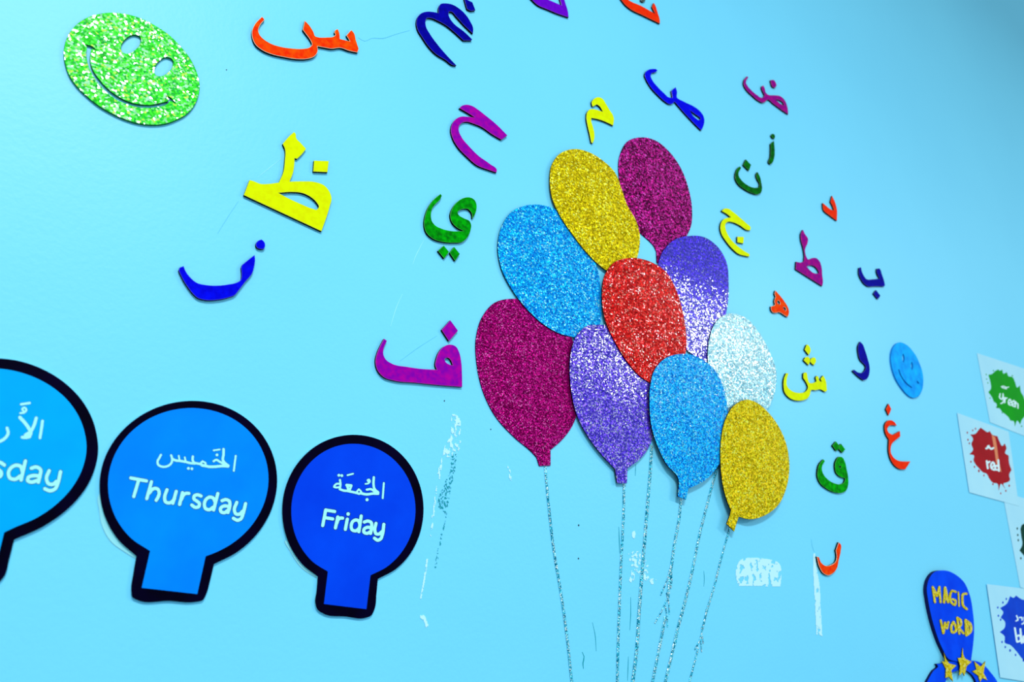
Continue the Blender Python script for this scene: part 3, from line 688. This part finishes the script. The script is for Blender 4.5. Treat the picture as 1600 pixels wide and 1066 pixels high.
residue('pale rectangular patch of torn tape residue below the lowest gold balloon', (1130, 850, 4.935), '95,200 130,125 200,105 290,110 335,115 430,150 445,260 438,328* 330,325 110,322*', -.22, 5, 9, seed=3)
residue('pale vertical strip of tape residue under the orange crescent letter', (1130, 850, 4.935), '690,72* 706,70* 715,160 742,330 748,450 762,712* 740,700* 735,680* 718,706* 702,400 692,200', -.42, 4, 9, seed=9)
residue('long thin flecked tape mark between the Friday sign and the maroon balloon', (630, 620, 2.808), '222,75 240,85 252,150 240,240 222,262 175,255 178,225 205,170', .02, 3.2, 6, seed=5)
residue('narrow white scrape along the right side of the Friday sign', (630, 620, 2.808), '175,245* 165,330 150,400 140,480 130,560 128,625* 116,625* 120,560 130,480 142,400 150,330', .12, 3, 7, seed=15)
residue('thin white line of tape residue beside the lower right of the Friday sign', (630, 620, 2.808), '100,710* 108,712* 95,800 78,888* 72,885* 88,800', -.2, 3, 8, seed=21)
residue('small curled tape scrap mark low beside the Friday sign', (630, 620, 2.808), '75,955* 85,955 105,990 110,1005 98,1012* 90,985 72,965', -.25, 4, 4, seed=25)
residue('teal dotted edge of a removed tape strip left of the maroon balloon strings', (630, 620, 2.808), '235,250* 225,330 205,420 190,520 170,620 145,750* 135,750* 160,620 175,500 160,490 175,390 205,330 222,250', .22, 2, 3, 'residue2', .7, seed=31, name='glue_residue')
residue('scattered white tape flecks between the second and third strings', (820, 700, 2.912), '470,480 520,470 560,530 565,590 600,600 590,620 545,600 500,560 495,610 480,615 485,545', .1, 4, 5, seed=41)
residue('single small white tape fleck above the flecks between two strings', (820, 700, 2.912), '490,380 498,376 502,395 497,412 490,408', -.9, 4, 4, seed=44)
residue('short white paint chip below the knot of the maroon balloon', (730, 400, 2.961), '185,970 195,980 200,1010 206,1040 198,1035 190,1000', -.1, 3, 5, seed=47)

# faint dangling wisps, hair lines and specks on the paint
def wisp(label, crop, pts, w, mat, name, cat):
    P = smooth(parse(pts, crop), False, 4)
    s = Sheet(W(*P[0])); s.cut([ribbon(P, lambda t: w*(1-.6*abs(2*t-1)))], 0, .0003, 0)
    return tag(s.build(name, [M[mat]]), label, cat)
M['thread'] = plain('pale_thread', (165, 238, 250), .5)
M['thread_dark'] = plain('teal_thread', (90, 192, 225), .5)
wisp('pale hair line running up to the stem of the large yellow letter', (370, 190, 5.922), '190,520 300,430 410,345', .8, 'thread', 'hair_line', 'scratch')
wisp('pale hair line running down left from the large yellow letter', (340, 160, 4.44), '145,685 75,790 0,910', .7, 'thread_dark', 'hair_line', 'scratch')
wisp('pale scratch hanging left of the green two-dotted letter', (640, 290, 8.2), '180,705 130,800 80,900 40,1010', .9, 'thread', 'hair_line', 'scratch')
wisp('pale scratch above the tail of the large purple looped letter', (600, 360, 2.96), '85,295 60,350 30,445', .9, 'thread', 'hair_line', 'scratch')
wisp('faint line crossing the wall beneath the diamond dot of the purple looped letter', (570, 480, 7.612), '860,340 640,480 420,640', .6, 'thread_dark', 'hair_line', 'scratch')
wisp('fine grey thread trailing right from the orange three-toothed letter', (380, 0, 8), '1440,470 1520,515 1600,480 1750,478 1900,430 2080,380', .9, 'thread_dark', 'loose_thread', 'thread')
wisp('fine dark thread above the pale tape strip at the lower right', (1250, 830, 6.27), '112,80 120,150 140,205', .8, 'thread_dark', 'loose_thread', 'thread')
for lab, pts, w_ in (('faint teal glue streak left of the lilac balloon string', '428,360 430,420 432,480', 1.2), ('faint teal glue streak right of the lilac balloon string', '482,680 482,760 478,830', 1.0),
 ('teal wavy glue mark low between the first two strings', '262,930 270,950 265,980 267,1005', 1.8), ('thin curved glue line between the first two strings', '308,795 320,850 325,925', .9),
 ('faint glue streak at the bottom between the second and third strings', '472,950 470,1000 468,1060', 1.0), ('short teal glue streak under the lilac balloon', '505,75 504,100 503,128', .9),
 ('faint vertical glue streak right of the thin string', '815,560 817,600 815,630', .8)):
    wisp(lab, SC, pts, w_, 'residue2', 'glue_streak', 'glue mark')
M['speck'] = plain('dark_speck', (0, 40, 60), .7)
for lab, x, y, r_ in (('dark speck on the wall between the first two strings, upper of the pair', 904.3, 821, 1.1), ('teal speck on the wall between the first two strings, lower of the pair', 904, 873, 1.0),
 ('dark speck below the large purple looped letter', 694.5, 626.5, .9), ('tiny speck on the wall right of the green smiley', 354, 109, .8), ('tiny speck left of the maroon balloon bottom', 767, 671, .8)):
    s = Sheet(W(x, y)); s.cut([[(x+r_*math.cos(a*math.pi/4), y+1.3*r_*math.sin(a*math.pi/4)) for a in range(8)]], 0, .0004, 0)
    tag(s.build('wall_speck', [M['speck']]), lab, 'speck')
